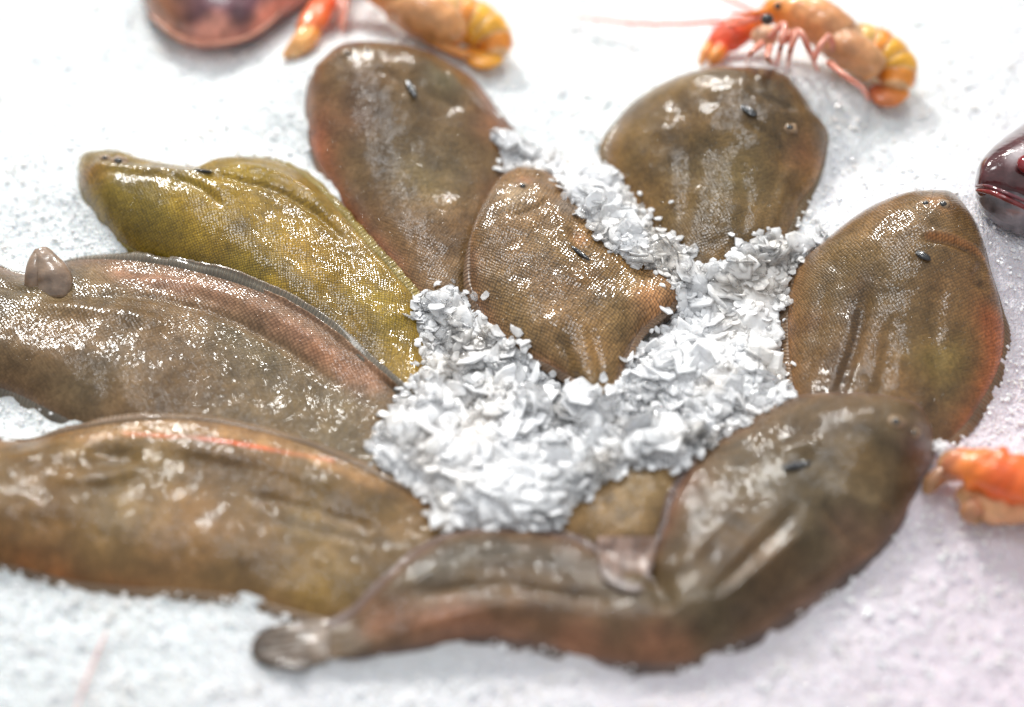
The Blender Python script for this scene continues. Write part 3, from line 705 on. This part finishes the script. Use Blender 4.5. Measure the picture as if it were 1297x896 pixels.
# single chips one can pick out
def chip(px, py, rx, label, lift=.002, sq=.6, clear=.3, seed=1):
    random.seed(seed*13); c2, f2, l2 = [], [], []
    p = P(px, py, .02)
    for _ in range(5): p = P(px, py, float(samp(H, np.array([p.x]), np.array([p.y]))[0])+lift)
    for k in range(1 if rx < 12 else 16):
        a = random.uniform(0, 6.28); q = math.sqrt(random.random())*rx*PXM*(0 if rx < 12 else .62); rr_ = rx*PXM*(.9 if rx < 12 else random.uniform(.30, .52))
        flake(c2, f2, l2, (p.x+q*math.cos(a), p.y+q*math.sin(a), p.z+rr_*random.uniform(-.1, .5)), rr_, rr_*.35, rnd_normal(.4), random.uniform(0, 6), clear*random.uniform(.5, 1.8))
    me = mesh_np('ice_chip', c2, f2, FLAKE, attrs={'clear': l2})
    md = me.modifiers.new('round', 'SUBSURF'); md.levels = 1; md.render_levels = 1
    tag(me, label, 'ice chip', 'loose ice chips')
chip(567, 652, 34, 'large blurred white ice chip on the edge of the lower left sole', .003, clear=.1, seed=1)
chip(1190, 568, 17, 'ice chip behind the snout of the bent front sole, beside the orange claw', .003, clear=.2, seed=2)
chip(850, 256, 7, 'tiny lone ice chip on the olive brown sole with the round black spot', .001, clear=.5, seed=3)
chip(657, 434, 9, 'small ice chip on the lower left edge of the small central sole', .001, clear=.3, seed=4)
chip(690, 655, 20, 'ice chip above the tail end poking out of the crushed ice', .003, clear=.4, seed=6)

BEDB = gblur(bed_h(GXX, GYY), .008)
_P0 = P
def P(px, py, z=0.0):       # from here on heights are above the ice bed
    q = _P0(px, py, z+.004)
    for _ in range(4): q = _P0(px, py, z+float(samp(BEDB, np.array([q.x]), np.array([q.y]))[0]))
    return q
# loose grains lying all over the bed and against the fish
random.seed(99); co, fs, cl = [], [], []
HG = np.maximum(bed_h(GXX, GYY)+.0006, 0); fishy = H > HG+.003
near = gblur(fishy.astype(float), .004)
_n = 0
while _n < 6500:
    px, py = random.uniform(-20, 1317), random.uniform(-20, 916)
    q = P(px, py, .008); xx, yy = np.array([q.x]), np.array([q.y]); nr = float(samp(near, xx, yy)[0])
    if nr > .5: continue
    zb_ = float(bed_h(xx, yy)[0])+.0006+.0035*min(nr*1.6, 1)
    rad = random.uniform(.0006, .0015) if random.random() < .93 else random.uniform(.0015, .0028)
    flake(co, fs, cl, (q.x, q.y, zb_+random.uniform(-.0003, .0006)), rad, rad*.7, rnd_normal(.6), random.uniform(0, 6.28), 0.0); _n += 1
gr = mesh_np('ice_grains', co, fs, FLAKE, attrs={'clear': cl}, flat=True); gr['kind'] = 'stuff'; gr['label'] = 'loose grains of ice scattered over the packed bed'
BEDB = gblur(bed_h(GXX, GYY), .008)
# ------------------------------------------------------------------ langoustines
def lerpc(stops):
    xs_ = [s[0] for s in stops]; cs = np.array([s[1] for s in stops])
    return lambda t: tuple(np.interp(t, xs_, cs[:, k]) for k in range(3))
OR = (.85, .29, .03); YE = (.88, .42, .035); RD = (.74, .085, .02); PK = (.66, .32, .22); BR = (.60, .28, .12); PALE = (.80, .46, .22)
def PP(a, z): return P(a[0], a[1], z)
def shell_tail(r, pts, rads, z, cols, nseg=6):
    pl = spline([(a[0], a[1], z_, rr) for a, z_, rr in zip(pts, z, rads)], nseg*5+1)
    for k in range(nseg):
        s = pl[k*5:k*5+6]
        w = [P(v[0], v[1], v[2]) for v in s[::1]]
        rr = [s[i_][3]*PXM*q_ for i_, q_ in enumerate((1.06, 1.09, 1.10, 1.09, 1.07, 1.04))]
        c = cols[k]
        tube('tail_segment', w, rr, CRUST, r, seg=20, flat=.85, n=14, lump=.05, col=lerpc([(0, c), (.75, c), (.92, PALE), (1, PALE)]))
# upper right one
L2 = root('langoustine', P(1030, 80), 'orange langoustine at the upper right with a black eye and curled yellow tail', 'langoustine', 'langoustines on the ice')
tube('carapace', [P(962, 20, .022), P(985, 14, .027), P(1015, 18, .028), P(1045, 32, .026), P(1068, 48, .022)], [.003, .0085, .0115, .012, .011], CRUST, L2, seg=24, flat=1, lump=.08,
     col=lerpc([(0, RD), (.2, OR), (.5, (.80, .35, .13)), (1, BR)]))
tube('rostrum', [P(972, 14, .030), P(950, 18, .031), P(925, 16, .032)], [.0022, .0012, .0003], CRUST, L2, seg=8, col=lerpc([(0, OR), (1, RD)]))
tube('abdomen', [P(1045, 45, .020), P(1070, 60, .020), P(1095, 75, .018), P(1108, 90, .014)], [.0085, .0100, .0096, .008], CRUST, L2, seg=20, lump=.14, col=lerpc([(0, (.62, .33, .16)), (.5, BR), (1, (.70, .36, .15))]))
shell_tail(L2, [(1068, 55), (1098, 60), (1124, 74), (1136, 92), (1134, 112)], [30, 32, 31, 27, 17], [.018, .018, .016, .013, .010], [(.62, .36, .18), (.75, .44, .12), OR, YE, YE, OR])
tube('tail_fan', [P(1140, 112, .009), P(1122, 122, .007), P(1105, 112, .006)], [.007, .008, .004], CRUST, L2, flat=.4, col=lerpc([(0, OR), (1, (.45, .10, .05))]))
e = blob('eye', tuple(P(972, 25, .031)), .0034, .0028, .0032, EYE, L2)
blob('eye', tuple(P(985, 8, .034)), .0020, .0018, .0018, EYE, L2)
c1 = tube('claw', [P(962, 30, .018), P(940, 38, .016), P(918, 50, .012), P(903, 58, .010)], [.0050, .0085, .0085, .0050], CRUST, L2, seg=16, flat=.8, lump=.15, col=lerpc([(0, OR), (.5, RD), (1, RD)]))
for a, b, c in (((908, 52), (895, 66), (886, 82)), ((914, 62), (905, 74), (898, 82))):
    pc = tube('pincer', [PP(a, .010), PP(b, .008), PP(c, .004)], [.0048, .0036, .0010], CRUST, L2, seg=10, col=lerpc([(0, RD), (.5, OR), (1, PALE)]))
    pc.parent = c1; pc.matrix_parent_inverse = Matrix.Identity(4)
blob('mouthpart', tuple(P(969, 46, .018)), .0075, .006, .006, simple('pale_mouthpart', (.80, .48, .30), .4, .3, sss=.3, noise=.2), L2)
for pts in ([(975, 48), (993, 30), (990, 55), (984, 82)], [(995, 52), (1008, 42), (1002, 62), (998, 84)], [(1000, 45), (1013, 40), (1024, 62), (1036, 90)], [(1030, 76), (1040, 56), (1051, 46), (1057, 68), (1062, 92)],
            [(965, 55), (952, 66), (946, 76)], [(975, 60), (972, 74), (985, 84)], [(1050, 80), (1070, 96), (1092, 112), (1100, 128)], [(1062, 40), (1066, 22), (1074, 28), (1078, 40)]):
    m_ = len(pts)
    tube('leg', [PP(a, .020+.012*math.sin(math.pi*min(k/(m_-1)*1.1, 1))-.016*(k/(m_-1))**2) for k, a in enumerate(pts)], [.0020]+[.0016]*(m_-2)+[.0008], LEG, L2, seg=8, lump=.15)
for pts in ([(962, 22), (930, 26), (870, 30), (800, 30), (712, 18)], [(965, 18), (940, 8), (905, -8), (880, -20)], [(960, 24), (930, 32), (900, 34)]):
    tube('antenna', [PP(a, .028-.006*k) for k, a in enumerate(pts)], [.0014]+[.0010]*(len(pts)-2)+[.0004], ANT, L2, seg=6)
# upper left one
L1 = root('langoustine', P(500, 20), 'langoustine cut by the top edge with one orange claw and curled yellow tail', 'langoustine', 'langoustines on the ice')
tube('carapace', [P(430, -40, .026), P(465, -30, .028), P(500, -12, .026), P(530, 8, .022)], [.004, .011, .0125, .012], CRUST, L1, seg=22, lump=.08, col=lerpc([(0, RD), (.4, OR), (1, BR)]))
tube('abdomen', [P(505, 5, .020), P(535, 18, .019), P(565, 34, .017), P(580, 46, .012)], [.011, .0125, .011, .007], CRUST, L1, seg=20, lump=.1, col=lerpc([(0, BR), (1, (.72, .34, .12))]))
shell_tail(L1, [(540, 8), (570, 18), (602, 30), (624, 48), (630, 70)], [31, 33, 32, 27, 16], [.018, .018, .016, .013, .009], [(.60, .36, .2), (.72, .40, .13), OR, YE, YE, OR])
tube('tail_fan', [P(630, 70, .009), P(610, 76, .007), P(590, 66, .006)], [.006, .007, .004], CRUST, L1, flat=.4, col=lerpc([(0, YE), (1, OR)]))
c2 = tube('claw', [P(432, -25, .014), P(415, 0, .013), P(400, 22, .012), P(388, 38, .010)], [.005, .0072, .0078, .0062], CRUST, L1, seg=14, flat=.75, lump=.12, col=lerpc([(0, OR), (.5, RD), (1, (.85, .22, .06))]))
for a, b, c in (((392, 34), (378, 54), (360, 72)), ((398, 40), (386, 56), (372, 70))):
    pc = tube('pincer', [PP(a, .010), PP(b, .007), PP(c, .003)], [.0046, .0042, .0022], CRUST, L1, seg=10, col=lerpc([(0, OR), (.6, (.88, .45, .16)), (1, PALE)])); pc.parent = c2; pc.matrix_parent_inverse = Matrix.Identity(4)
for pts in ([(455, -15), (480, 5), (505, 25), (530, 42), (556, 60)], [(470, -10), (498, 22), (520, 45)], [(425, -15), (432, 10), (428, 32)], [(440, -15), (437, 10), (433, 40)], [(410, -20), (414, 15), (412, 35)]):
    m_ = len(pts)
    tube('leg', [PP(a, .016-.012*(k/(m_-1))**2) for k, a in enumerate(pts)], [.0024]+[.0021]*(m_-2)+[.0009], LEG, L1, seg=8, lump=.15)
tube('leg', [P(480, -30, .014), P(520, 28, .012), P(570, 62, .009), P(600, 74, .006)], [.0035, .0042, .003, .002], CRUST, L1, seg=10, col=lerpc([(0, OR), (1, (.8, .34, .1))]))
# right one, cut by the frame
L3 = root('langoustine', P(1260, 620), 'bright red orange langoustine cut by the right edge, behind the front sole', 'langoustine', 'langoustines on the ice')
tube('carapace', [P(1196, 590, .018), P(1225, 590, .021), P(1260, 600, .022), P(1310, 610, .022), P(1380, 620, .02), P(1430, 625, .018)], [.004, .0085, .0112, .012, .0125, .010], CRUST, L3, seg=24, flat=.9, lump=.3,
     col=lerpc([(0, (.55, .2, .1)), (.15, (.95, .25, .03)), (.3, (.95, .14, .015)), (1, OR)]))
tube('underside', [P(1215, 622, .008), P(1245, 638, .009), P(1290, 640, .009), P(1350, 642, .008)], [.0035, .0080, .0090, .008], CRUST, L3, seg=18, lump=.15, col=lerpc([(0, PALE), (.5, (.88, .42, .2)), (1, PALE)]))
for pts in ([(1215, 598), (1195, 600), (1180, 612), (1172, 624)], [(1225, 585), (1205, 580), (1190, 592)], [(1240, 640), (1225, 650), (1240, 660)]):
    tube('leg', [PP(a, .014-.003*k) for k, a in enumerate(pts)], [.0045]+[.0040]*(len(pts)-2)+[.0022], CRUST, L3, seg=10, lump=.2, col=lerpc([(0, (.6, .25, .12)), (1, (.40, .22, .1))]))
tube('tail', [P(1430, 625, .018), P(1480, 640, .014), P(1500, 680, .01)], [.010, .010, .005], CRUST, L3, col=lerpc([(0, OR), (1, YE)]))

an = tube('antenna', [P(135, 800, .0035), P(122, 830, .0040), P(108, 865, .0035), P(92, 910, .0035)], [.0006, .0008, .0008, .0005], simple('pale_antenna', (.82, .52, .52), .4, .3, sss=.4), None, seg=8)
tag(an, 'thin pink antenna lying on the bare ice at the lower left', 'antenna')
# ------------------------------------------------------------------ silver red fish head at the right edge
HEADM = simple('silver_red_skin', (1, 1, 1), .16, .9, noise=.35, ns=150, bump=.0014, attr=True)
def round_fish(label, stations, z0, hgt, colf, cat='fish'):
    """stations: (px_top, py_top, px_bottom, py_bottom, thickness factor); lies on its side: dome between two outline curves"""
    st = spline(stations, 70); M = 40; co = []; cc = []
    for i, (ax, ay, bx, by, tf) in enumerate(st):
        for k in range(M):
            t = k/(M-1); px = ax+(bx-ax)*t; py = ay+(by-ay)*t
            q = P(px, py, z0); zz = q.z+hgt*tf*math.sqrt(max(0, 1-(2*t-1)**2)); co.append((q.x, q.y, zz)); cc.append(colf(i/69, t, px, py))
    n0 = len(co)
    for i, (ax, ay, bx, by, tf) in enumerate(st):
        for k in range(M):
            t = k/(M-1); x, y, z = co[i*M+k]; co.append((x, y, z-hgt*tf*1.7*math.sqrt(max(0, 1-(2*t-1)**2)))); cc.append(colf(i/69, t, ax, ay))
    F = []
    for i in range(69):
        for k in range(M-1):
            q = (i*M+k, i*M+k+1, (i+1)*M+k+1, (i+1)*M+k); F.append(q[::-1]); F.append(tuple(v+n0 for v in q))
    for k in range(M-1): F.append((k, k+1, n0+k+1, n0+k))
    return co, F, cc
HS = root('sea_bream', P(1290, 230), 'silver and dark red fish head with a closed mouth at the right edge', 'fish')
def hcol(s, t, px, py):
    n = mnoise.noise(Vector((px*.03, py*.03, 3)))
    dark = np.array((.085, .020, .022)); silver = np.array((.50, .44, .45)); low = np.array((.20, .17, .18))
    w = math.exp(-((px-1284)/17)**2-((py-229)/8)**2)*1.2+.35*n-.12; w = min(max(w, 0), 1)
    c = dark*(1-w)+silver*w
    return np.clip(c, .01, 1)
co_, F_, cc_ = round_fish('', [(1235, 232, 1238, 242, .18), (1238, 215, 1245, 247, .5), (1252, 198, 1262, 253, .75), (1278, 178, 1285, 262, .95), (1310, 158, 1310, 278, 1.1), (1360, 140, 1360, 290, 1.2), (1430, 130, 1430, 290, 1.1), (1520, 170, 1520, 260, .5)], .016, .020, hcol)
mesh_np('head', co_, F_, HEADM, HS, col=np.array(cc_))
lowc = lambda s, t, px, py: np.clip(np.array((.17, .15, .16))*(1+.8*mnoise.noise(Vector((px*.09, py*.09, 9))))+(np.array((.1, .02, .02)) if t < .15 else 0), .01, 1)
co_, F_, cc_ = round_fish('', [(1236, 243, 1237, 248, .2), (1243, 244, 1245, 262, .5), (1262, 249, 1262, 276, .8), (1285, 258, 1285, 287, .95), (1320, 268, 1320, 296, 1), (1360, 275, 1360, 300, .8)], .010, .015, lowc)
mesh_np('lower_jaw', co_, F_, HEADM, HS, col=np.array(cc_))
MOUTH = simple('mouth_red', (.20, .012, .012), .12, 1, noise=.4, bump=.001)
tube('mouth', [P(1237, 241, .022), P(1255, 244, .030), P(1275, 252, .034), P(1300, 264, .036)], [.0008, .0013, .0015, .0012], MOUTH, HS, seg=12, lump=.2)
ey = blob('eye', tuple(P(1304, 208, .036)), .0062, .0062, .004, simple('eye_red', (.22, .01, .015), .1, 1), HS)
tube('lip', [P(1236, 236, .020), P(1250, 236, .029), P(1272, 244, .035), P(1300, 256, .038)], [.0007, .0009, .0010, .0008], simple('lip_skin', (.14, .02, .03), .15, 1), HS, seg=10)

# ------------------------------------------------------------------ purple and pink fish cut by the top edge
PF = root('red_fish', P(265, 10), 'dark purple fish with a pink orange belly, cut by the top edge at the left', 'fish')
def pcol(s, t, px, py):
    n = mnoise.noise(Vector((px*.02, py*.02, 5)))
    v = np.array((.11, .040, .052)); pk = np.array((.72, .30, .22)); w = min(max((t-.93)*12+1.6*n, 0), 1)
    o = np.array((.55, .22, .08)); w2 = max(0, math.exp(-((px-205)/30)**2)*.6*(t > .5))
    return np.clip((v*(1+n)*(1-w)+pk*w)*(1-w2)+o*w2, .01, 1)
co_, F_, cc_ = round_fish('', [(176, -15, 182, 4, .2), (182, -45, 198, 28, .6), (215, -75, 222, 46, .95), (260, -90, 262, 55, 1.1), (310, -90, 312, 48, 1.0), (350, -80, 348, 24, .9), (420, -75, 400, -10, .6), (470, -60, 460, -30, .3)], .010, .024, pcol)
mesh_np('body', co_, F_, simple('purple_skin', (1, 1, 1), .35, .4, noise=.4, ns=120, bump=.0015, attr=True), PF, col=np.array(cc_))
tube('fin', [P(190, 20, .014), P(225, 44, .013), P(265, 54, .012), P(310, 48, .012), P(345, 25, .012), P(362, 2, .012)], [.0006, .0010, .0011, .0010, .0010, .0006], simple('pink_fin', (.70, .30, .22), .45, .1, sss=.4, noise=.3), PF, seg=10, flat=.5, lump=.3)
